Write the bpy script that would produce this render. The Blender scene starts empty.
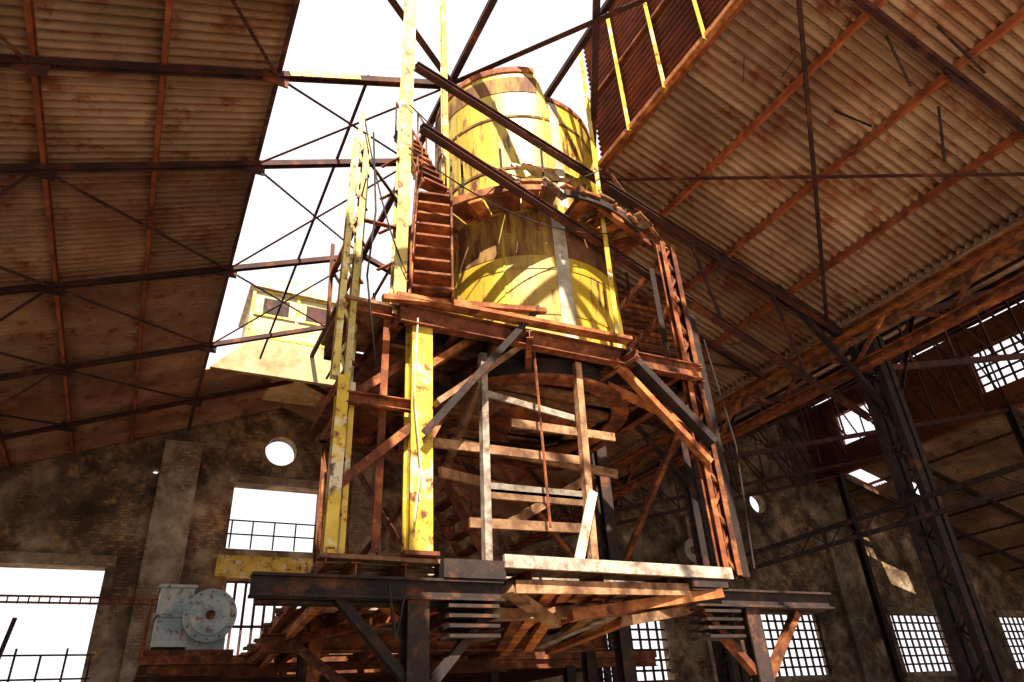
import bpy, bmesh, math, random
from mathutils import Vector, Matrix
random.seed(7)
ZO=1.6   # eye height: all design z values are relative to the eye line
V=Vector
def R(w,h): return [(-w/2,-h/2),(w/2,-h/2),(w/2,h/2),(-w/2,h/2)]
def I(w,h,t=None):
    t=t or w*0.12
    a,b,c=w/2,h/2,t/2
    return [(-a,-b),(a,-b),(a,-b+t),(c,-b+t),(c,b-t),(a,b-t),(a,b),(-a,b),(-a,b-t),(-c,b-t),(-c,-b+t),(-a,-b+t)]
def L(w,h,t=None):
    t=t or w*0.14
    return [(0,0),(w,0),(w,t),(t,t),(t,h),(0,h)]
def C(w,h,t=None):
    t=t or w*0.14
    return [(0,-h/2),(w,-h/2),(w,-h/2+t),(t,-h/2+t),(t,h/2-t),(w,h/2-t),(w,h/2),(0,h/2)]
def O(r,n=10): return [(r*math.cos(2*math.pi*i/n),r*math.sin(2*math.pi*i/n)) for i in range(n)]

MATS={}
def new_mat(name,a,b,c=None,sc=3.0,thr=0.6,rough=0.8,metal=0.0,bump=0.3,stretch=(1,1,1),tint=0.35,soft=0.08,d=None,dthr=0.65,dsc=1.2,kind=None,big=0.0):
    m=bpy.data.materials.new(name); m.use_nodes=True
    nt=m.node_tree; N=nt.nodes; K=nt.links
    bs=N['Principled BSDF']; bs.inputs['Roughness'].default_value=rough; bs.inputs['Metallic'].default_value=metal
    tc=N.new('ShaderNodeTexCoord'); mp=N.new('ShaderNodeMapping'); mp.inputs['Scale'].default_value=stretch
    K.new(tc.outputs['Object'],mp.inputs['Vector'])
    def noise(s,det=8,ro=0.6):
        n=N.new('ShaderNodeTexNoise'); n.inputs['Scale'].default_value=s; n.inputs['Detail'].default_value=det; n.inputs['Roughness'].default_value=ro
        K.new(mp.outputs[0],n.inputs['Vector']); return n
    def ramp(src,lo,hi):
        r=N.new('ShaderNodeMapRange'); r.inputs['From Min'].default_value=lo; r.inputs['From Max'].default_value=hi
        K.new(src,r.inputs['Value']); return r.outputs['Result']
    def mix(f,x,y,mode='MIX'):
        n=N.new('ShaderNodeMix'); n.data_type='RGBA'; n.blend_type=mode
        if isinstance(f,float): n.inputs[0].default_value=f
        else: K.new(f,n.inputs[0])
        for i,s in ((6,x),(7,y)):
            if isinstance(s,tuple): n.inputs[i].default_value=(*s,1)
            else: K.new(s,n.inputs[i])
        return n.outputs[2]
    n1=noise(sc)
    col=mix(ramp(n1.outputs['Fac'],0.38,0.64),a,b)
    if kind=='brick':
        sx=N.new('ShaderNodeSeparateXYZ'); K.new(tc.outputs['Object'],sx.inputs[0])
        ad=N.new('ShaderNodeMath'); ad.operation='ADD'; K.new(sx.outputs[0],ad.inputs[0]); K.new(sx.outputs[1],ad.inputs[1])
        cx=N.new('ShaderNodeCombineXYZ'); K.new(ad.outputs[0],cx.inputs[0]); K.new(sx.outputs[2],cx.inputs[1])
        br=N.new('ShaderNodeTexBrick'); br.inputs['Scale'].default_value=2.2; br.inputs['Mortar Size'].default_value=0.02
        br.inputs['Color1'].default_value=(1,.9,.8,1); br.inputs['Color2'].default_value=(.5,.42,.35,1); br.inputs['Mortar'].default_value=(.35,.33,.3,1)
        K.new(cx.outputs[0],br.inputs['Vector'])
        nb_=noise(.5,5,.6)
        col=mix(ramp(nb_.outputs['Fac'],.46,.54),col,mix(1.0,col,br.outputs['Color'],'MULTIPLY'))
    if c:
        n2=noise(sc*0.7,10,0.7)
        col=mix(ramp(n2.outputs['Fac'],thr-soft,thr+soft),col,c)
    if d:
        n3=noise(dsc,7,0.7)
        col=mix(ramp(n3.outputs['Fac'],dthr-0.05,dthr+0.05),col,d)
    if big:
        n4=noise(.28,4,.55)
        r=N.new('ShaderNodeMapRange'); r.inputs['From Min'].default_value=.35; r.inputs['From Max'].default_value=.65
        r.inputs['To Min'].default_value=1-big; r.inputs['To Max'].default_value=1+big*.5; K.new(n4.outputs['Fac'],r.inputs['Value'])
        h4=N.new('ShaderNodeVectorMath'); h4.operation='SCALE'; K.new(col,h4.inputs[0]); K.new(r.outputs[0],h4.inputs['Scale']); col=h4.outputs[0]
    at=N.new('ShaderNodeAttribute'); at.attribute_name='tint'
    tr=N.new('ShaderNodeMapRange'); tr.inputs['To Min'].default_value=1-tint; tr.inputs['To Max'].default_value=1+tint*0.6
    K.new(at.outputs['Fac'],tr.inputs['Value'])
    hv=N.new('ShaderNodeVectorMath'); hv.operation='SCALE'; K.new(col,hv.inputs[0]); K.new(tr.outputs[0],hv.inputs['Scale'])
    K.new(hv.outputs[0],bs.inputs['Base Color'])
    if bump:
        nb=noise(sc*6,6,0.7); bp=N.new('ShaderNodeBump'); bp.inputs['Strength'].default_value=bump; bp.inputs['Distance'].default_value=0.03
        K.new(nb.outputs['Fac'],bp.inputs['Height']); K.new(bp.outputs[0],bs.inputs['Normal'])
    MATS[name]=m; return m
new_mat('rust_steel',(.09,.028,.015),(.25,.08,.03),(.46,.18,.06),sc=4,thr=.58)
new_mat('dark_steel',(.022,.016,.018),(.05,.03,.025),(.20,.07,.03),sc=4,thr=.62)
new_mat('truss_steel',(.04,.02,.022),(.10,.034,.028),(.24,.08,.03),sc=2,thr=.62)
new_mat('orange_rust',(.32,.10,.03),(.60,.26,.09),(.12,.035,.02),sc=4,thr=.57)
new_mat('yellow_paint',(.56,.39,.035),(.76,.57,.10),(.68,.62,.44),sc=2.6,thr=.56,soft=.03,d=(.17,.06,.025),dthr=.59,dsc=4.5,rough=.45,tint=.15)
new_mat('pale_yellow',(.50,.40,.09),(.68,.57,.22),(.68,.64,.48),sc=3,thr=.55,soft=.03,d=(.20,.09,.04),dthr=.57,dsc=5,rough=.5,tint=.25)
new_mat('silo_paint',(.44,.32,.035),(.66,.50,.085),(.36,.24,.08),sc=1.6,thr=.56,stretch=(1.5,1.5,.3),d=(.14,.06,.03),dthr=.58,dsc=3.2,rough=.42,tint=.2,big=.2)
new_mat('silo_rust_shade',(.10,.042,.025),(.22,.10,.04),(.44,.32,.07),sc=1.8,thr=.58,stretch=(1.5,1.5,.3))  # rust brown, also used where shadow is painted on the shell
new_mat('pale_metal',(.42,.38,.30),(.62,.59,.50),(.22,.12,.06),sc=3,thr=.6,rough=.6)
new_mat('cream_render',(.48,.40,.22),(.60,.54,.32),(.32,.25,.12),sc=1.2,thr=.56,rough=.8)
new_mat('wood',(.20,.10,.05),(.42,.25,.14),(.10,.045,.025),sc=4,thr=.56)
new_mat('grey_wood',(.24,.20,.17),(.46,.41,.35),(.13,.08,.05),sc=5,thr=.56)
new_mat('sheet',(.33,.215,.145),(.46,.325,.225),(.25,.125,.07),sc=.6,thr=.55,soft=.12,tint=.2,d=(.24,.085,.035),dthr=.59,dsc=1.7,rough=.85,bump=.1,big=.25)
new_mat('purlin',(.22,.06,.025),(.42,.14,.05),(.08,.03,.02),sc=2,thr=.6)
new_mat('plaster',(.20,.13,.078),(.54,.43,.31),(.09,.055,.035),sc=.9,thr=.54,d=(.54,.34,.14),dthr=.61,dsc=1.5,tint=0,bump=1.0,kind='brick',big=.5)
new_mat('pilaster_plaster',(.40,.33,.24),(.62,.53,.41),(.24,.17,.11),sc=1.6,thr=.56,bump=.6,kind='brick',big=.2)
new_mat('brick',(.24,.095,.05),(.36,.15,.08),(.15,.075,.05),sc=1,thr=.6,bump=.4,tint=0,kind='brick')
new_mat('concrete',(.34,.27,.20),(.46,.38,.29),(.20,.15,.11),sc=1,thr=.6,tint=.1)
new_mat('turquoise',(.28,.38,.40),(.44,.52,.52),(.56,.55,.48),sc=3,thr=.55,d=(.2,.09,.05),dthr=.60,dsc=5,tint=.15,rough=.5)
new_mat('red_panel',(.14,.04,.02),(.26,.075,.035),(.09,.03,.02),sc=2,thr=.6,stretch=(1,.5,1))

class M:
    def __init__(s,name,smooth=False,parent=None):
        s.name=name;s.v=[];s.f=[];s.mi=[];s.t=[];s.ms=[];s.smooth=smooth;s.parent=parent
    def m(s,mat):
        if mat not in s.ms: s.ms.append(mat)
        return s.ms.index(mat)
    def add(s,vs,fs,mat,tint=None):
        k=len(s.v); t=random.random() if tint is None else tint
        for p in vs: s.v.append((p[0],p[1],p[2]+ZO)); s.t.append(t)
        i=s.m(mat)
        for f in fs: s.f.append([k+j for j in f]); s.mi.append(i)
    def beam(s,p,q,prof,mat,ref=(0,0,1),tint=None,prof2=None):
        p=V(p);q=V(q);d=(q-p).normalized();ref=V(ref)
        if abs(d.dot(ref))>.98: ref=V((0,1,0))
        u=d.cross(ref).normalized(); w=u.cross(d)
        n=len(prof);p2=prof2 or prof
        vs=[p+u*a+w*b for a,b in prof]+[q+u*a+w*b for a,b in p2]
        fs=[(i,(i+1)%n,n+(i+1)%n,n+i) for i in range(n)]+[tuple(range(n-1,-1,-1)),tuple(range(n,2*n))]
        s.add(vs,fs,mat,tint)
    def box(s,x0,x1,y0,y1,z0,z1,mat,tint=None):
        vs=[(x,y,z) for z in (z0,z1) for x,y in ((x0,y0),(x1,y0),(x1,y1),(x0,y1))]
        s.add(vs,[(3,2,1,0),(4,5,6,7),(0,1,5,4),(1,2,6,5),(2,3,7,6),(3,0,4,7)],mat,tint)
    def arc(s,c,r,a0,a1,z0,z1,th,mat,n=48,tint=None,ztop=None):
        vs=[];fs=[]
        for i in range(n+1):
            a=math.radians(a0+(a1-a0)*i/n)
            zt=z1 if ztop is None else ztop(i/n)
            for rr,z in ((r,z0),(r,zt),(r-th,zt),(r-th,z0)): vs.append((c[0]+rr*math.cos(a),c[1]+rr*math.sin(a),z))
        for i in range(n):
            for k in range(4): fs.append((4*i+k,4*i+4+k,4*i+4+(k+1)%4,4*i+(k+1)%4))
        if abs(a1-a0)<359.9: fs+= [(0,1,2,3),(4*n+3,4*n+2,4*n+1,4*n)]
        s.add(vs,fs,mat,tint)
    def path(s,pts,r,mat,n=6):
        for a,b in zip(pts,pts[1:]): s.beam(a,b,O(r,n),mat,tint=.5)
    def lattice(s,p,q,w,mat,ref,n,sz=.07):
        p=V(p);q=V(q);w=V(w)
        s.beam(p-w/2,q-w/2,C(sz,sz*1.4),mat,ref); s.beam(p+w/2,q+w/2,C(sz,sz*1.4),mat,ref)
        for i in range(n):
            a=p.lerp(q,i/n);b=p.lerp(q,(i+1)/n); sg=1 if i%2 else -1
            s.beam(a-w/2*sg,b+w/2*sg,R(.05,.012),mat,ref)
    def done(s):
        me=bpy.data.meshes.new(s.name); me.from_pydata(s.v,[],s.f)
        for m in s.ms: me.materials.append(MATS[m])
        me.polygons.foreach_set('material_index',s.mi)
        at=me.attributes.new('tint','FLOAT','POINT'); at.data.foreach_set('value',s.t)
        me.update()
        bm=bmesh.new(); bm.from_mesh(me); bmesh.ops.recalc_face_normals(bm,faces=bm.faces); bm.to_mesh(me); bm.free()
        if s.smooth:
            me.polygons.foreach_set('use_smooth',[True]*len(me.polygons))
            try: me.set_sharp_from_angle(angle=math.radians(40))
            except Exception: pass
        o=bpy.data.objects.new(s.name,me); bpy.context.collection.objects.link(o)
        if s.parent: o.parent=s.parent
        return o
def empty(name):
    o=bpy.data.objects.new(name,None); bpy.context.collection.objects.link(o); return o

# ---------------------------------------------------------------- shell
XR=4.4; ZR=13.3; SL=.4
def zl(x): return ZR-SL*abs(x-XR)
def z2(x): return 8.9+SL*(x-15.4)
fl=M('floor'); fl.box(-40,75,-25,70,-1.9,-1.6,'concrete',.5); fl.done()

def cut_wall(name,outline,y0,y1,holes,mat,axis='y'):
    def pt(a,b,c): return (a,c,b+ZO) if axis=='y' else (c,a,b+ZO)
    def prism(poly,c0,c1):
        bm=bmesh.new()
        v0=[bm.verts.new(pt(a,b,c0)) for a,b in poly]; v1=[bm.verts.new(pt(a,b,c1)) for a,b in poly]
        n=len(poly)
        bm.faces.new(v0); bm.faces.new(v1[::-1])
        for i in range(n): bm.faces.new((v0[i],v0[(i+1)%n],v1[(i+1)%n],v1[i]))
        bmesh.ops.recalc_face_normals(bm,faces=bm.faces)
        me=bpy.data.meshes.new(name); bm.to_mesh(me); bm.free()
        o=bpy.data.objects.new(name,me); bpy.context.collection.objects.link(o); return o
    w=prism(outline,y0,y1)
    cs=[]
    for h in holes:
        c=prism(h,y0-.3,y1+.3); cs.append(c)
        md=w.modifiers.new('b','BOOLEAN'); md.object=c; md.operation='DIFFERENCE'; md.solver='EXACT'
    dg=bpy.context.evaluated_depsgraph_get(); dg.update()
    me=bpy.data.meshes.new_from_object(w.evaluated_get(dg)); w.modifiers.clear(); w.data=me
    for c in cs: bpy.data.objects.remove(c)
    me.materials.clear(); me.materials.append(MATS[mat])
    return w
def rect(a0,a1,b0,b1): return [(a0,b0),(a1,b0),(a1,b1),(a0,b1)]
def circ(a,b,r): return [(a+r*math.cos(i*math.pi/16),b+r*math.sin(i*math.pi/16)) for i in range(32)]
outline=[(-7.3,-1.6),(58,-1.6),(58,7.35),(37.8,13.1),(37.8,17.95),(15.4,8.95),(XR,ZR+.08),(-7.3,zl(-7.3)+.08)]
holes=[rect(2.8,6.3,7.1,9.75),circ(4.5,11.35,.66),circ(32.2,11.3,.62),rect(3.0,6.1,2.6,5.9),rect(-6.3,-1.2,-.6,6.2),
       rect(30.1,35.0,1.9,5.15),rect(41,46.2,1.9,5.15),rect(51.8,56.6,1.9,5.15),rect(19.2,24,1.9,5.15),circ(-.2,10.0,.14)]
cut_wall('wall_back',outline,30,30.6,holes,'plaster')
cut_wall('wall_left',rect(-12,30,-1.6,8.5),-7.3,-6.9,[rect(y,y+3.2,1.5,6.5) for y in (-10,-5,0,5,10,15,20,25)],'plaster','x')
cut_wall('wall_right',rect(-12,30,-1.6,7.2),57.8,58.2,[rect(y,y+3.2,1.9,5.5) for y in (-5,1,7,13,19,25)],'plaster','x')
cut_wall('wall_clerestory',rect(-8,30,13.0,17.8),37.8,38.2,[rect(15,18.4,14.2,16.5),rect(24.2,27.4,14.6,16.6),rect(6,9.4,14.2,16.5)],'brick','x')
pil=M('trim_1')
for x in (.65,8.3,26.8,37.6,48.5): pil.box(x-.7,x+.7,29.65,30.02,-1.6,(zl(x)-.6 if x<15 else 10),'pilaster_plaster')
pil.box(2.5,6.6,29.6,30.05,5.95,6.75,'yellow_paint',.3)
for (a,b,c,d) in ((2.55,6.55,9.75,10.1),(-6.6,-.9,6.2,6.6),(29.8,35.3,5.15,5.5),(40.7,46.5,5.15,5.5),(51.5,56.9,5.15,5.5),(29.8,35.3,1.65,1.9),(40.7,46.5,1.65,1.9)):
    pil.box(a,b,29.85,30.02,c,d,'pilaster_plaster',.2)
pil.done()
wi=0
def window(a0,a1,b0,b1,c,nx,nz,axis='y',mat='truss_steel'):
    global wi; wi+=1
    o=M('window_%d'%wi)
    P=(lambda a,b:(a,c,b)) if axis=='y' else (lambda a,b:(c,a,b))
    for i in range(nx+1):
        a=a0+(a1-a0)*i/nx; o.beam(P(a,b0),P(a,b1),R(.09,.09),mat)
    for i in range(nz+1):
        b=b0+(b1-b0)*i/nz; o.beam(P(a0,b),P(a1,b),R(.09,.09),mat)
    o.done()
for x in (30.1,41,51.8,19.2): window(x,x+(5.2 if x==41 else 4.85),1.9,5.15,30.3,9,7)
window(15,18.4,14.2,16.5,38,6,5,'x'); window(6,9.4,14.2,16.5,38,6,5,'x')
window(3.0,6.1,2.6,5.9,30.3,8,2,mat='truss_steel'); 
rl=M('balcony_railing')
for x in (2.9,3.7,4.55,5.4,6.2): rl.beam((x,29.9,7.1),(x,29.9,8.2),O(.03,6),'dark_steel')
for z in (7.65,8.2): rl.beam((2.7,29.9,z),(6.4,29.9,z),O(.03,6),'dark_steel')
rl.done()
vf=M('wall_vent_flange',True)
vf.beam((25.9,29.3,8.0),(25.9,30.0,8.0),O(.55,28),'pale_metal',tint=.6); vf.beam((25.9,29.22,8.0),(25.9,29.3,8.0),O(.62,28),'pale_metal',tint=.3); vf.beam((25.9,29.15,8.0),(25.9,29.24,8.0),O(.2,20),'rust_steel')
vf.done()

def sheets(name,xa,za,xb,zb,y0,y1,rows,pm=.0,lift=1):
    o=M(name,True); A=V((xa,0,za));B=V((xb,0,zb)); nrm=(B-A).cross(V((0,1,0))).normalized()
    if nrm.z<0: nrm=-nrm
    y=y0;ci=0
    while y<y1-.01:
        w=1.0
        for r in range(rows):
            if random.random()<pm: continue
            p=A.lerp(B,r/rows-.008); q=A.lerp(B,(r+1)/rows+.008)
            off=.015*(r%2)+.008*(ci%2)+random.uniform(0,.008)
            vs=[];fs=[];n=30
            for j in range(n+1):
                h=.065*math.sin(2*math.pi*j/6)+off
                for e in (p,q): vs.append((e.x+nrm.x*h,y+w*1.03*j/n,e.z+nrm.z*h))
            for j in range(n): fs.append((2*j,2*j+1,2*j+3,2*j+2))
            o.add(vs,fs,'sheet')
        y+=w;ci+=1
    return o.done()
XL,XRT=.66,8.2
sheets('corrugated_roof_left',-7.6,zl(-7.6)+.15,XL,zl(XL)+.15,-8,30.4,4)
sheets('corrugated_roof_right',15.4,8.9+.15,XRT,zl(XRT)+.15,-8,30.4,4)
sheets('corrugated_roof_ridge_left',XL,zl(XL)+.15,XR,ZR+.15,24.5,30.4,2)
sheets('corrugated_roof_ridge_right',XRT,zl(XRT)+.15,XR,ZR+.15,24.5,30.4,2)
sheets('corrugated_roof_aisle',15.4,9.05,38.0,z2(38)+.15,-8,30.4,9,pm=.004)
sheets('corrugated_roof_lean_to',38.2,13.1,58.2,7.35,-8,30.4,8,pm=.008)
pu=M('roof_purlins')
for x in (XL,-1.3,-3.15,-5.0,-6.8,XRT,10.0,11.85,13.7):
    z=zl(x)+.02; m='truss_steel' if x==XL else 'purlin'
    pu.beam((x,-8,z),(x,29.9,z),C(.09,.16),m)
for x in range(18,38,3): pu.beam((x,-8,z2(x)),(x,29.9,z2(x)),C(.09,.16),'truss_steel')
for x in (40,43,46,49,52,55): pu.beam((x,-8,13.1-.287*(x-38)),(x,29.9,13.1-.287*(x-38)),C(.09,.16),'truss_steel')
pu.done()
YS=[-3,4.0,10.3,13,17.4,22,26.5]
def truss(y):
    o=M('roof_truss'); dz=-.14
    for a,b in (((-6.85,y,zl(-6.85)+dz),(XR,y,ZR+dz)),((XR,y,ZR+dz),(15.4,y,8.9+dz))):
        for s in (-.06,.06): o.beam((a[0],a[1]+s,a[2]),(b[0],b[1]+s,b[2]),R(.03,.14),'truss_steel')
        o.beam(a,b,R(.14,.03),'truss_steel')
    for x in (XL,-3.1,XRT,11.85):
        o.box(x-.25,x+.25,y-.02,y+.02,zl(x)-.38,zl(x)-.05,'truss_steel')
    if y==10.3: o.beam((.9,y-.09,zl(.9)+dz),(2.3,y-.09,zl(2.3)+dz),R(.02,.14),'yellow_paint')
    o.done()
for y in YS: truss(y)
br=M('roof_bracing')
def rb(x0,y0,x1,y1,s=.07,m='truss_steel'): br.beam((x0,y0,zl(x0)-.2),(x1,y1,zl(x1)-.2),L(s,s,.02),m)
for ya,yb in ((4,10.3),(13,17.4),(17.4,22),(22,26.5)):
    rb(-3.15,ya,XL,yb); rb(-6.8,yb,-3.15,ya)
    rb(-6.8,ya,-3.15,yb)
for ya,yb in ((10.3,13),(13,17.4),(17.4,22)):
    rb(XL,ya,XR,yb,.05); rb(XL,yb,XR,ya,.05)
for ya,yb in ((4,10.3),(13,17.4),(17.4,22)):
    rb(XRT,ya,15,yb,.08); rb(XRT,yb,15,ya,.08)
rb(1.2,7.2,XR,10.3,.14); rb(XR,10.3,8.0,4.0,.12); rb(XR,4,8,10.3,.14); rb(XL,4,XR,.5,.1); rb(XR,0.5,XRT,4,.1); rb(XR,4,XRT,.5,.12)
br.beam((XR,-3,ZR-.1),(XR,26.5,ZR-.1),R(.14,.14),'truss_steel')  # extra ridge beam and heavier braces added to throw shadow arcs on the silo
br.beam((6.3,-3,zl(6.3)),(6.3,13,zl(6.3)),R(.12,.12),'truss_steel')
br.beam((2.5,10.3,zl(2.5)),(2.5,24,zl(2.5)),R(.06,.08),'truss_steel')
br.done()
# raking ties running past the silo face to the valley
rt=M('raking_tie_beam')
for a,b in (((2.74,7.7,8.55),(15.5,10.3,6.35)),((2.7,7.87,10.17),(15.3,10.2,8.75))):
    for s in (-.05,.05): rt.beam((a[0],a[1],a[2]+s),(b[0],b[1],b[2]+s),L(.12,.05,.015),'truss_steel')
    rt.beam(a,b,R(.03,.13),'truss_steel')
for k in (.3,.55,.78):
    p=V((2.74,7.7,8.55)).lerp(V((15.5,10.3,6.35)),k+.03); q=V((2.7,7.87,10.17)).lerp(V((15.3,10.2,8.75)),k)
    if k>.5: rt.beam(p,q,L(.06,.06,.012),'truss_steel')
rt.done()
g=M('valley_girder')
for z in (8.75,7.7): g.beam((15.5,-8,z),(15.5,29.9,z),I(.3,.22,.03),'rust_steel' if z<8 else 'orange_rust')
y=-8
i=0
while y<28:
    a,b=(8.7,7.75) if i%2 else (7.75,8.7)
    g.beam((15.5,y,a),(15.5,y+1.3,b),L(.09,.09),'rust_steel'); y+=1.3;i+=1
g.box(15.8,16.0,-8,29.9,8.5,8.8,'wood')
g.done()
for yc in (-3,3.2,10.0,17.4,24.0):
    c=M('steel_column'); 
    c.lattice((15.95,yc,-1.6),(15.95,yc,8.6),(.0,.55,0),'dark_steel',(1,0,0),20,.16)
    c.lattice((16.25,yc,-1.6),(16.25,yc,8.6),(.0,.55,0),'dark_steel',(1,0,0),20,.12)
    c.beam((16,yc,6.2),(18.6,yc,z2(18.6)-.2),L(.14,.14),'dark_steel'); c.beam((16,yc,6.6),(13.2,yc,zl(13.2)-.2),L(.14,.14),'dark_steel')
    c.done()
for y in (-3,3.2,10,17.4,24,28):
    t=M('aisle_truss')
    t.beam((15.6,y,8.7),(37.75,y,z2(37.8)-.2),R(.14,.2),'truss_steel')
    t.beam((15.6,y,7.6),(37.75,y,12.9),R(.14,.16),'truss_steel')
    n=10
    for i in range(n):
        f0,f1=i/n,(i+1)/n
        a=V((15.6,y,8.7)).lerp(V((37.7,y,z2(37.8)-.2)),f0); b=V((15.6,y,7.6)).lerp(V((37.7,y,12.9)),f1)
        t.beam(a,b,L(.09,.09),'truss_steel'); t.beam(b,V((15.6,y,8.7)).lerp(V((37.7,y,z2(37.8)-.2)),f1),L(.09,.09),'truss_steel')
    t.beam((37.5,y,-1.6),(37.5,y,13.0),I(.35,.35),'dark_steel')
    t.beam((37.9,y,12.8),(57.6,y,7.1),R(.14,.25),'truss_steel')
    t.done()
cw=M('crane_rail')
for z in (3.75,4.15): cw.beam((15.6,-4,z),(15.6,29.9,z),L(.1,.1),'dark_steel')
for i in range(67):
    y=-4+i*.5; cw.beam((15.6,y,3.77 if i%2 else 4.17),(15.6,y+.5,4.17 if i%2 else 3.77),R(.04,.02),'dark_steel')
cw.done()

mp=M('roof_monitor_panel')
for (ya,yb) in ((-8,-3),(-3,1),(1,5),(5,7.5),(7.5,10)):
    vs=[];fs=[];n=120
    for j in range(n+1):
        z=11.9+4.25*j/n; h=.04*math.sin(j*math.pi/2.5)
        vs+= [(8.23+h,ya,z),(8.23+h,yb+.02,z)]
    for j in range(n): fs.append((2*j,2*j+1,2*j+3,2*j+2))
    mp.add(vs,fs,'red_panel')
for k in range(15):
    y=10.0-k*1.3
    mp.beam((8.12,y,11.7),(8.12,y,16.2),L(.11,.09),'yellow_paint')
mp.beam((8.15,-8,11.8),(8.15,10,11.8),R(.2,.12),'orange_rust'); mp.beam((8.15,-8,16.15),(8.15,10,16.15),R(.15,.12),'rust_steel')
mp.beam((8.15,-8,14),(8.15,10,14),R(.08,.08),'rust_steel')
mp.done()
hh=M('rooftop_headhouse')
hh.box(2.1,5.6,25.4,28.6,13.0,16.4,'cream_render',.8)
hh.add([(1.9,25.2,16.4),(5.8,25.2,16.3),(5.8,28.8,16.3),(1.9,28.8,16.4),(3.8,25.2,17.2),(3.8,28.8,17.2)],[(0,4,5,3),(1,2,5,4),(0,1,4),(3,5,2),(0,3,2,1)],'pale_metal',.2)
for x in (2.1,3.85,5.6): hh.beam((x,25.37,13.3),(x,25.37,16.4),R(.12,.06),'yellow_paint')
for z in (14.2,15.2,16.3): hh.beam((2.1,25.36,z),(5.6,25.36,z),R(.05,.1),'yellow_paint')
hh.box(2.5,3.5,25.36,25.4,15.3,16.0,'dark_steel')
hh.box(4.2,5.2,25.36,25.4,15.3,16.0,'truss_steel')
hh.add([(.9,24.4,12.1),(7.7,24.4,12.1),(6.4,24.4,13.6),(2.2,24.4,13.6),(.9,24.6,12.1),(7.7,24.6,12.1),(6.4,24.6,13.6),(2.2,24.6,13.6)],[(0,1,2,3),(7,6,5,4),(0,3,7,4),(1,5,6,2),(3,2,6,7),(0,4,5,1)],'cream_render',.2)
hh.done()

# ---------------------------------------------------------------- mezzanine
mz=M('mezzanine_platform')
mz.box(.3,14,18.2,29.6,1.78,1.95,'rust_steel')
mz.beam((.3,18.3,1.7),(14,18.3,1.7),I(.2,.3),'rust_steel')
for x in (.6,3,7,11): mz.beam((x,18.3,-1.6),(x,18.3,1.6),I(.25,.25),'dark_steel')
for y in (18.4,20,21.6): mz.beam((.32,y,1.95),(.32,y,3.1),O(.03,6),'rust_steel')
mz.beam((.32,18.3,3.1),(.32,22,3.1),O(.03,6),'rust_steel'); mz.beam((.32,18.3,2.5),(.32,22,2.5),O(.03,6),'rust_steel')
mz.done()
mr=M('mezzanine_railing')
for z in (4.75,4.95): mr.beam((-6.8,29,z),(1.2,29,z),L(.07,.07),'rust_steel')
for i in range(27): mr.beam((-6.8+i*.3,29.03,4.75),(-6.8+i*.3,29.03,4.97),R(.04,.04),'rust_steel')
mr.box(-6.8,-.9,28.4,29.2,1.7,1.85,'rust_steel')
for x in (-6.7,-5,-3,-1): mr.beam((x,28.8,-1.6),(x,28.8,1.7),I(.15,.15),'dark_steel')
for i in range(9): mr.beam((-6.6+i*.7,28.4,1.85),(-6.6+i*.7,28.4,3.1+.2*(i%2)),R(.06,.06),'dark_steel')
for z in (2.4,3.1): mr.beam((-6.8,28.4,z),(-.9,28.4,z),O(.03,6),'dark_steel')
mr.beam((-3.6,28.3,1.85),(-3.3,28.3,4.2),L(.12,.12),'dark_steel')
mr.done()
bl=M('blower_machine',True)
cx,cy,cz=1.22,19.2,2.88
bl.box(cx-.74,cx-.02,cy-.42,cy+.42,2.2,cz+.62,'turquoise',.55)
bl.box(cx-.8,cx+.04,cy-.48,cy+.48,cz+.60,cz+.67,'turquoise',.3)
bl.box(cx-.8,cx+.04,cy-.48,cy+.48,cz-.05,cz+.02,'turquoise',.2)
bl.beam((cx+.38,cy-.55,cz-.02),(cx+.38,cy+.4,cz-.02),O(.55,40),'turquoise',tint=.7)
bl.beam((cx+.38,cy-.6,cz-.02),(cx+.38,cy-.54,cz-.02),O(.59,40),'turquoise',tint=.2)
bl.beam((cx+.38,cy-.64,cz-.02),(cx+.38,cy-.58,cz-.02),O(.44,40),'turquoise',tint=.8)
bl.beam((cx+.38,cy-.72,cz-.02),(cx+.38,cy-.62,cz-.02),O(.1,20),'rust_steel')
for i in range(12):
    a=i*math.pi/6; bl.beam((cx+.38+.52*math.cos(a),cy-.63,cz-.02+.52*math.sin(a)),(cx+.38+.52*math.cos(a),cy-.58,cz-.02+.52*math.sin(a)),O(.022,6),'rust_steel')
bl.box(cx-.9,cx+1.0,cy-.6,cy+.5,1.955,2.12,'rust_steel')
bl.box(cx-.02,cx+.8,cy-.4,cy+.4,2.1,cz-.2,'turquoise',.2)
bl.done()

# ---------------------------------------------------------------- silo
SC=(5.98,10.4); SR=1.86; ZG=8.45
silo=empty('storage_silo')
si=M('shell',True,silo)
si.arc(SC,SR,0,360,5.45,ZG+.2,.05,'silo_paint',n=96,tint=.6)
si.arc(SC,SR+.02,0,360,5.42,5.6,.06,'rust_steel',n=96)
for z in (6.2,7.15): si.arc(SC,SR+.012,0,360,z,z+.05,.03,'silo_paint',n=96,tint=0)
si.arc(SC,SR+.008,-160,-30,7.45,8.42,.03,'silo_rust_shade',n=64,tint=.6)  # rust plus the gallery's cast shadow, painted as one dark band
si.arc(SC,SR+.014,-101,-93,5.65,8.4,.03,'pale_metal',n=8,tint=.3)
for a in (-190,-160,-130,-60,-30): si.arc(SC,SR+.015,a,a+1.2,5.5,8.5,.03,'silo_paint',n=2,tint=0)
ru=SR-.1
def step(t):
    a=-225+t*215
    if a<-100: return 12.4
    if a<-94: return 12.4-.75*(a+100)/6
    return 11.65
si.arc(SC,ru,-225,-10,ZG,12.4,.05,'silo_paint',n=120,tint=.7,ztop=step)
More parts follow.
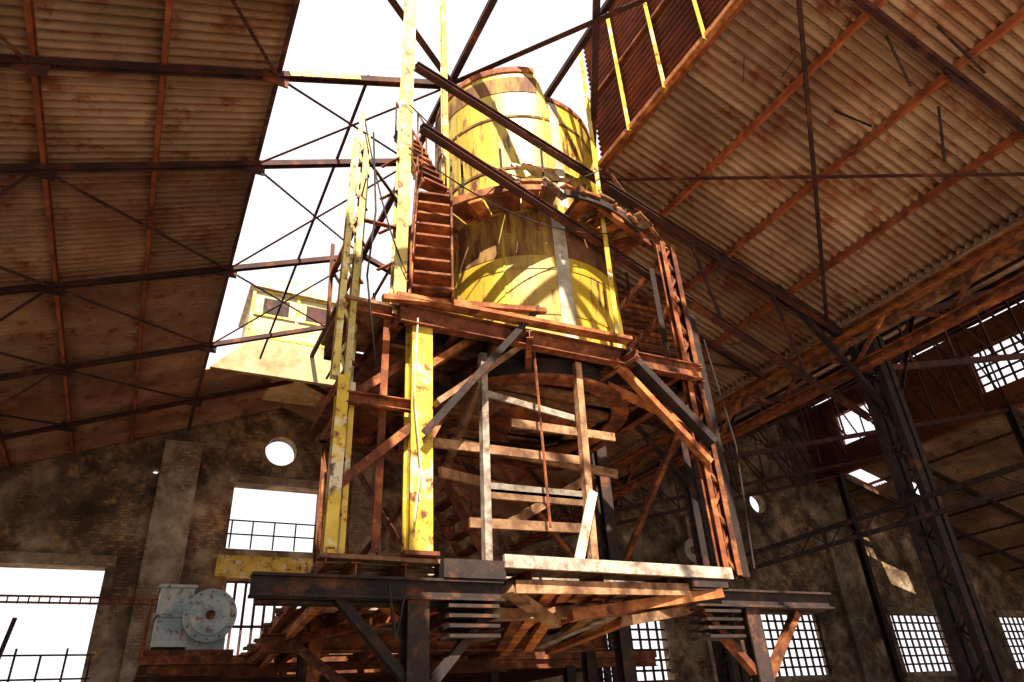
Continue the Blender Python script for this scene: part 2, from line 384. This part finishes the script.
si.arc(SC,ru,-10,135,ZG,12.2,.05,'silo_rust_shade',n=40,tint=.4)
si.arc(SC,ru+.03,-225,-101,12.34,12.5,.12,'rust_steel',n=64)
si.arc(SC,ru+.03,-94,-10,11.58,11.7,.12,'rust_steel',n=40)
si.arc(SC,ru+.012,-225,-100,11.75,12.2,.03,'silo_rust_shade',n=64,tint=.6)  # shadow arc below the rim, put into the shell colour
si.arc(SC,ru+.012,-100,-10,8.5,9.6,.03,'silo_rust_shade',n=64,tint=.6)
for z in (9.6,11.0): si.arc(SC,ru+.02,-225,-10,z,z+.06,.06,'silo_rust_shade',n=64,tint=.3)
for a in (-190,-160,-130,-98,-66,-40): si.arc(SC,ru+.018,a,a+1.2,8.5,11.6,.03,'silo_paint',n=2,tint=0)
si.arc(SC,ru+.02,-93,-86,8.5,11.55,.03,'pale_metal',n=6,tint=.2)
si.arc(SC,.95,0,360,11.6,12.3,.05,'silo_rust_shade',n=48,tint=.5)
n=48;vs=[];fs=[]
for i in range(n):
    a=2*math.pi*i/n
    for r,z in ((SR-.1,5.45),(.55,4.75)): vs.append((SC[0]+r*math.cos(a),SC[1]+r*math.sin(a),z))
for i in range(n): fs.append((2*i,2*i+1,(2*i+3)%(2*n),(2*i+2)%(2*n)))
si.add(vs,fs,'rust_steel')
si.done()
ga=M('gallery',False,silo)
GW=.76
for i in range(24):
    a=-245+i*8.5
    if i==17: continue
    dz=random.uniform(-.05,.05)
    ga.arc(SC,SR+GW+random.uniform(-.25,.06),a,a+7.9,ZG+dz,ZG+dz+.05,GW,'orange_rust' if i%3==0 else ('wood' if i%3==1 else 'rust_steel'),n=2)
ga.arc(SC,SR+GW,-245,-110,ZG-.15,ZG,.05,'rust_steel',n=40)
ga.arc(SC,SR+GW-.06,-100,-45,ZG-.17,ZG-.03,.05,'dark_steel',n=40)
for i in range(12):
    a=math.radians(-240+i*16.5)
    p=lambda r,z:(SC[0]+r*math.cos(a),SC[1]+r*math.sin(a),z)
    ga.beam(p(SR,ZG-.06),p(SR+GW,ZG-.06),L(.08,.08),'rust_steel')
    if i!=6 : ga.beam(p(SR,ZG-.5),p(SR+.25,ZG-.08),L(.05,.05),'rust_steel')
    if i<9 and i!=5: ga.beam(p(SR+GW-.05,ZG),p(SR+GW-.02,ZG+random.uniform(.5,1.0)),L(.045,.045,.01),'dark_steel')
for k in range(8):
    x=4.3+k*.42; ga.beam((x,8.05+random.uniform(-.1,.2),ZG+.08+random.random()*.1),(x+random.uniform(.5,1.0),8.4+random.uniform(-.2,.15),ZG+.12+random.random()*.25),R(.14,.03),random.choice(['wood','grey_wood','orange_rust']))
ga.beam((5.8,7.85,ZG+.02),(7.9,8.5,ZG-.2),R(.1,.16),'rust_steel')
ga.done()
cs=M('crumpled_sheet_metal')
vs=[];fs=[]
for i in range(9):
    for j in range(7): vs.append((4.75+i*.12+random.uniform(-.03,.03),7.9+j*.09,ZG+.25+.15*random.random()+j*.07-i*.01))
for i in range(8):
    for j in range(6): fs.append((i*7+j,i*7+j+1,i*7+j+8,i*7+j+7))
cs.add(vs,fs,'pale_metal',.9); cs.done()

# ---------------------------------------------------------------- tower
tower=empty('steel_tower')
up=M('upper_platform',False,tower)
X0,X1,Y0,Y1=2.6,8.0,8.05,12.8
Zu=5.42
for i in range(24):
    y=Y0+i*(Y1-Y0)/24
    up.box(X0,X1,y,y+.18,Zu-.05,Zu,'wood' if i%3 else 'rust_steel')
for (a,b) in (((X0,Y0),(X1,Y0)),((X0,Y1),(X1,Y1)),((X0,Y0),(X0,Y1)),((X1,Y0),(X1,Y1))):
    up.beam((a[0],a[1],Zu-.18),(b[0],b[1],Zu-.18),I(.16,.28),'rust_steel')
for x in (3.5,4.2,7.6): up.beam((x,Y0,Zu-.17),(x,Y1,Zu-.17),I(.12,.2),'rust_steel')
for y in (8.6,12.2): up.beam((X0,y,Zu-.2),(X1,y,Zu-.2),I(.14,.22),'dark_steel')
up.beam((2.5,7.95,Zu+.03),(6.4,7.85,Zu+.05),R(.2,.06),'orange_rust')
up.arc((5.6,10.1),1.75,0,360,4.85,5.2,.12,'dark_steel',n=64)
up.arc((5.6,10.1),1.85,0,360,4.82,4.88,.3,'rust_steel',n=64)
for a in range(0,360,45):
    c,s_=math.cos(math.radians(a+20)),math.sin(math.radians(a+20))
    up.beam((5.6+1.7*c,10.1+1.7*s_,5.05),(5.6+2.5*c,10.1+2.5*s_,5.2),I(.1,.14),'rust_steel')
for y in (9.0,9.35,9.7,10.05,10.4,10.75,11.1): up.beam((4.1,y+.15,5.0),(7.1,y+.15+random.uniform(-.1,.1),5.0+random.uniform(-.08,.02)),R(.27,.05),'wood')
up.box(1.8,2.65,8.2,9.6,3.95,4.0,'rust_steel'); up.box(1.85,2.6,8.15,9.6,5.4,5.45,'wood')
for y in (8.3,9.4,10.5,11.6): up.beam((2.62,y,Zu),(2.62,y,Zu+1.0),L(.05,.05,.01),'rust_steel')
for z in (.5,1.0): up.beam((2.62,8.2,Zu+z),(2.62,12.7,Zu+z),O(.025,6),'rust_steel')
up.done()

tf=M('frame',False,tower)
def boxpost(x,y,z0,z1,w,m): 
    tf.beam((x,y,z0),(x,y,z1),I(w,w,.03),m,(0,1,0)); tf.beam((x-w*.32,y,z0),(x-w*.32,y,z1),R(.02,w*.9),m,(0,1,0)); 
boxpost(2.94,8.2,1.95,5.3,.3,'yellow_paint')
tf.box(2.72,3.16,8.0,8.4,1.93,1.98,'rust_steel')
tf.beam((1.87,8.2,1.9),(1.9,8.2,4.2),I(.15,.15,.02),'yellow_paint',(0,1,0))
tf.beam((2.08,8.3,1.9),(2.1,8.3,4.2),L(.07,.07,.02),'yellow_paint',(0,1,0))
tf.lattice((1.92,8.25,4.2),(2.0,8.25,8.6),(.16,0,0),'pale_yellow',(0,1,0),12,.09)
tf.beam((1.95,8.25,8.4),(2.0,8.25,9.3),L(.08,.08),'pale_yellow',(0,1,0))
tf.beam((2.1,8.6,1.9),(2.2,8.6,8.9),L(.09,.09,.015),'pale_yellow',(0,1,0))
for i in range(9):
    z=2.4+i*.7; tf.beam((1.95,8.22,z),(2.18,8.6,z+.1),R(.05,.03),'rust_steel')
tf.beam((2.62,8.25,5.3),(2.74,8.25,13.6),I(.19,.19,.02),'pale_yellow',(0,1,0))
tf.beam((2.5,8.3,2),(2.55,8.3,5.4),L(.1,.1),'rust_steel',(0,1,0))
for i in range(5):
    z=5.6+i*.7; tf.beam((2.66,8.2,z),(2.4,8.6,z),R(.05,.02),'rust_steel')
tf.beam((3.75,9.1,8.5),(3.75,9.1,14.2),I(.11,.11,.02),'yellow_paint',(0,1,0))
tf.beam((6.6,8.3,5.4),(6.75,8.3,12.6),L(.1,.1),'yellow_paint',(0,1,0))
tf.lattice((7.95,8.2,1.9),(7.98,8.2,8.1),(.24,0,0),'rust_steel',(0,1,0),18,.1)
tf.beam((7.8,8.5,1.9),(7.82,8.5,7.7),L(.12,.12),'dark_steel',(0,1,0))
tf.beam((8.22,8.3,1.9),(8.24,8.3,6.6),I(.16,.16),'dark_steel',(0,1,0))
tf.beam((8.6,12.2,-1.6),(8.6,12.2,8.5),I(.25,.25),'dark_steel',(0,1,0))
tf.beam((2.7,12.4,-1.6),(2.7,12.4,5.3),I(.2,.2),'rust_steel',(0,1,0))
tf.beam((2.95,8.0,3.4),(4.85,8.0,5.75),C(.1,.2),'dark_steel',(0,1,0))
tf.beam((3.1,7.95,3.9),(4.6,8.2,5.2),R(.08,.14),'wood',(0,1,0))
tf.beam((3.05,8.5,3.3),(4.2,9.5,5.2),R(.08,.14),'orange_rust',(0,1,0))
tf.beam((3.1,8.3,4.6),(3.9,8.4,5.3),R(.1,.2),'orange_rust',(0,1,0))
tf.beam((6.35,8.0,5.3),(7.85,8.0,3.9),C(.12,.2),'dark_steel',(0,1,0))
tf.beam((6.2,8.1,5.15),(7.8,8.1,3.6),C(.1,.14),'orange_rust',(0,1,0))
tf.beam((6.0,8.6,5.1),(7.9,8.3,4.3),L(.12,.12),'orange_rust',(0,1,0))
tf.beam((2.3,7.9,5.35),(4.9,7.9,5.72),R(.08,.1),'orange_rust',(0,1,0))
tf.beam((1.95,8.2,2.7),(3.0,8.2,3.7),L(.12,.12),'rust_steel',(0,1,0))
tf.beam((2.0,8.4,3.9),(3.4,8.6,5.2),L(.12,.12),'rust_steel',(0,1,0))
tf.beam((1.95,8.2,3.9),(3.0,8.2,3.9),C(.1,.16),'rust_steel')
tf.beam((1.95,8.3,3.9),(1.95,9.6,3.9),C(.1,.16),'rust_steel')
tf.beam((1.95,8.3,5.35),(2.7,8.3,5.35),C(.1,.16),'rust_steel')
tf.beam((1.95,8.3,5.35),(1.95,9.8,5.35),C(.1,.16),'rust_steel')
tf.beam((1.95,9.6,3.9),(2.6,9.6,3.9),C(.1,.16),'rust_steel'); tf.beam((1.95,9.8,5.35),(2.6,9.8,5.35),C(.1,.16),'rust_steel')
tf.beam((1.95,8.3,6.9),(1.95,9.9,6.9),L(.08,.08),'rust_steel'); tf.beam((1.95,8.3,6.9),(2.7,8.3,6.9),L(.08,.08),'rust_steel')
tf.beam((2.0,9.7,5.35),(2.0,9.9,7.6),L(.07,.07),'rust_steel',(0,1,0))
tf.beam((1.95,8.3,5.4),(1.98,9.8,6.9),L(.06,.06),'dark_steel'); tf.beam((1.95,8.3,8.3),(2.7,8.3,7.3),L(.06,.06),'dark_steel')
tf.beam((2.7,8.3,2.1),(2.7,12.2,5.1),L(.1,.1),'rust_steel')
tf.beam((2.8,12.2,2.1),(5.2,12.2,5.1),L(.1,.1),'rust_steel'); tf.beam((8.4,12.2,2.1),(5.9,12.2,5.1),L(.1,.1),'rust_steel')
tf.beam((8.1,8.4,5.1),(8.5,12.1,2.5),L(.1,.1),'rust_steel'); tf.beam((8.0,8.4,5.4),(8.6,12.1,8.3),L(.08,.08),'rust_steel')
tf.beam((8.0,8.3,8.0),(8.6,12.2,8.0),C(.08,.14),'rust_steel'); tf.beam((8.0,8.3,6.9),(8.6,12.2,6.9),C(.08,.14),'rust_steel')
tf.beam((4.2,8.3,5.2),(4.2,11.5,3.2),R(.1,.12),'wood')
tf.beam((7.9,8.2,8.0),(8.2,10,11.8),L(.08,.08),'rust_steel')
for k in range(9): tf.box(8.9,11.9,12.2,12.3,8.4+k*.2,8.5+k*.2,'rust_steel')
for x in (9.0,10.4,11.8): tf.beam((x,12.35,8.3),(x,12.35,zl(x)-.1),L(.09,.09),'dark_steel',(0,1,0))
tf.done()
tp=M('timber_props',False,tower)
tp.beam((3.9,8.25,1.95),(3.95,8.25,4.95),R(.1,.12),'grey_wood',(0,1,0))
tp.beam((5.5,8.25,1.95),(5.6,8.25,5.1),R(.11,.12),'wood',(0,1,0))
tp.beam((5.15,8.05,1.98),(5.6,8.2,3.0),R(.14,.03),'pale_metal',(0,1,0))
for z,a,b,m in ((3.5,3.0,5.6,'wood'),(2.95,3.95,5.55,'grey_wood'),(2.86,3.95,5.5,'wood'),(2.45,3.7,5.6,'wood'),(3.95,4.4,6.2,'wood')):
    tp.beam((a,8.33,z),(b,8.33,z+random.uniform(-.05,.08)),R(.05,.13),m)
tp.beam((3.4,8.6,3.2),(5.0,9.6,3.4),R(.05,.14),'wood'); tp.beam((4.5,9,2.6),(6.6,9.6,3.8),R(.05,.14),'wood')
tp.beam((3.9,9.4,4.0),(6.8,9.2,3.7),R(.06,.14),'wood'); tp.beam((4.0,8.4,4.4),(5.6,8.4,4.2),R(.04,.1),'grey_wood')
tp.beam((4.75,8.1,5.4),(4.78,8.1,2.4),O(.022,6),'rust_steel')
tp.done()

def stair(p,q,w,n,mat='rust_steel',dep=.24):
    o=M('staircase'); p=V(p);q=V(q); w=V(w)
    for s in (-.5,.5): o.beam(p+w*s,q+w*s,R(.03,.16),mat)
    for i in range(n):
        c=p.lerp(q,(i+.5)/n); a=c-w*.48;b=c+w*.48
        o.beam(a,b,R(dep,.04),mat,(0,0,1))
    for s in (-.5,.5):
        o.beam(p+w*s+V((0,0,.9)),q+w*s+V((0,0,.9)),O(.02,6),mat)
        for i in range(4):
            c=p.lerp(q,i/3)+w*s; o.beam(c,c+V((0,0,.9)),O(.018,6),mat)
    return o.done()
stair((3.0,7.85,5.45),(3.5,9.0,8.5),(.6,-.12,0),9,'rust_steel',.3)
stair((3.45,8.9,8.5),(3.25,9.9,10.6),(.5,.1,0),8,'rust_steel',.26)
stair((5.6,11.4,1.95),(3.6,11.4,5.35),(0,.8,0),13)

ld=M('lower_deck',False,tower)
y=8.1
while y<18:
    a=random.uniform(-.12,.12); k0=1.85+(y-8)*.05+random.uniform(-.15,.2); k1=7.75+random.uniform(-.4,.2)
    if random.random()>.16: ld.beam((k0,y+.1,1.9),(k1,y+.1+a,1.9+random.uniform(-.06,.03)),R(.19,.05),'wood' if random.random()<.7 else 'grey_wood')
    y+=.245
for x in (2.2,2.8,3.4,4.5,5.6,6.7,7.6): ld.beam((x,8.2,1.75),(x+.25,18,1.75),I(.12,.22),'orange_rust' if x in (2.2,3.4) else 'rust_steel')
for y in (12.6,17): ld.beam((1.9,y,1.52),(8.4,y,1.52),I(.2,.28),'rust_steel')
ld.beam((1.82,8.1,1.9),(2.47,18,1.9),C(.1,.18),'orange_rust')
ld.beam((2.0,8.3,1.62),(2.65,17,1.62),R(.1,.12),'orange_rust')
ld.beam((2.2,8.4,1.6),(4.6,12.4,1.5),L(.12,.12),'rust_steel'); ld.beam((4.4,8.4,1.6),(2.4,12.4,1.5),L(.12,.12),'rust_steel')
ld.beam((2.3,12.5,1.55),(2.9,9.0,.2),L(.1,.1),'rust_steel',(0,1,0))
ld.beam((4.0,7.98,1.9),(7.7,7.98,1.88),R(.06,.16),'grey_wood')
# loose fan of sagging timbers under the open bay
for k in range(12):
    x=4.2+k*.28; ld.beam((x,8.15,1.7-random.random()*.08),(x*.55+3.2+random.uniform(-.5,.5),12.2+random.uniform(-.6,.3),1.45+random.uniform(-.2,.15)),R(.17,.09),random.choice(['wood','orange_rust','wood','rust_steel','grey_wood']))
ld.beam((4.1,8.15,1.6),(5.2,8.9,1.3),R(.18,.1),'wood')
ld.beam((4.3,9.2,1.45),(7.3,8.3,1.45),R(.2,.14),'wood')
ld.beam((5.2,8.5,1.35),(7.5,8.1,1.62),R(.24,.14),'orange_rust')
ld.beam((5.9,8.2,1.25),(7.6,8.5,1.5),R(.2,.12),'wood')
ld.beam((4.2,8.1,1.62),(7.0,8.1,1.66),R(.05,.16),'wood')
for x0,x1 in ((1.05,4.0),(6.95,9.7)):
    ld.beam((x0,8.1,1.55),(x1,8.1,1.55),I(.2,.24,.03),'dark_steel'); ld.beam((x0+.1,8.35,1.52),(x1-.1,8.35,1.52),I(.2,.24,.03),'dark_steel')
ld.box(3.2,4.02,7.98,8.3,1.68,1.9,'dark_steel'); ld.box(6.95,7.6,7.98,8.3,1.68,1.85,'dark_steel')
for x in (2.92,8.06):
    ld.beam((x,8.2,-1.6),(x,8.2,1.43),I(.26,.26,.03),'dark_steel',(0,1,0))
    for s in (-1,1):
        ld.beam((x+s*.95,8.2,1.42),(x+s*.12,8.2,.55),C(.1,.14),'rust_steel' if (x>5) else 'dark_steel',(0,1,0))
    o_=(.8 if x<5 else -.5)
    for k in range(4): ld.box(x-.45+o_,x+.2+o_,8.0,8.4,1.02+k*.11,1.06+k*.11,'dark_steel')
for y in (13,17.5):
    for x in (2.7,8.3): ld.beam((x,y,-1.6),(x,y,1.4),I(.22,.22),'dark_steel',(0,1,0))
ld.done()
def sag(a,b,s,n=12):
    a=V(a);b=V(b); return [a.lerp(b,i/n)-V((0,0,s*4*(i/n)*(1-i/n))) for i in range(n+1)]
cb=M('loose_cables',False,tower)
cb.path(sag((2.7,8.1,9.5),(6.7,8.2,9.6),.9),.012,'dark_steel')
cb.path(sag((2.7,8.1,8.5),(6.7,8.2,8.0),.5),.012,'dark_steel')
cb.path(sag((1.95,8.1,8.8),(2.7,8.1,6),.3),.012,'dark_steel')
cb.path(sag((2.0,8.0,7.5),(1.95,9.9,6.9),.4),.012,'dark_steel')
cb.path([(2.85,8.0,5.2),(2.8,7.98,4),(2.9,7.98,3),(2.82,7.98,2.3)],.015,'pale_metal')
cb.path([(2.1,8.1,8.6),(2.2,8.1,7.0),(2.12,8.1,5.8),(2.3,8.1,4.4)],.015,'dark_steel')
cb.path([(8.3,8.1,6),(8.5,8.1,4),(8.3,8.1,2)],.015,'dark_steel')
cb.path([(2.5,7.9,1.6),(2.55,7.88,1.2),(2.6,7.9,1.0),(2.7,7.9,1.5)],.015,'dark_steel')
cb.done()
hs=M('hanging_roof_straps')
for (x,y,dx,dy,l) in ((10.5,4.2,.5,.2,.9),(11,3.6,.9,.0,.8),(9.6,5.4,-.5,.1,.7),(12.2,4.6,.2,.4,1.0),(10.9,5.8,.3,-.4,.7),(8.9,6.0,-.1,.1,.6)):
    z=zl(x)-.05; hs.beam((x,y,z),(x+dx,y+dy,z-l),R(.05,.02),'dark_steel')
hs.done()

# ---------------------------------------------------------------- light & camera
w=bpy.data.worlds.new('World'); bpy.context.scene.world=w; w.use_nodes=True
bg=w.node_tree.nodes['Background']; bg.inputs[0].default_value=(.95,.94,.97,1); bg.inputs[1].default_value=1.05
sd=bpy.data.lights.new('sun','SUN'); sd.energy=11.5; sd.angle=.009; sd.color=(1,.89,.72)
so=bpy.data.objects.new('sun',sd); bpy.context.collection.objects.link(so)
so.rotation_euler=V((-.17,-.58,.79)).to_track_quat('Z','Y').to_euler()
cd=bpy.data.cameras.new('camera'); cd.lens=24.61; cd.clip_end=300
co=bpy.data.objects.new('camera',cd); bpy.context.collection.objects.link(co)
ex=V((.893,-.4464,-.0575)).normalized(); ez=V((-.4147,-.7659,-.4906)); ez=(ez-ex*ez.dot(ex)).normalized(); ey=ez.cross(ex)
mw=Matrix((ex,ey,ez)).transposed().to_4x4(); mw.translation=V((0,0,ZO)); co.matrix_world=mw
bpy.context.scene.camera=co
vs_=bpy.context.scene.view_settings
vs_.view_transform='Standard'
try: vs_.look='Medium High Contrast'
except Exception as e: print(e)
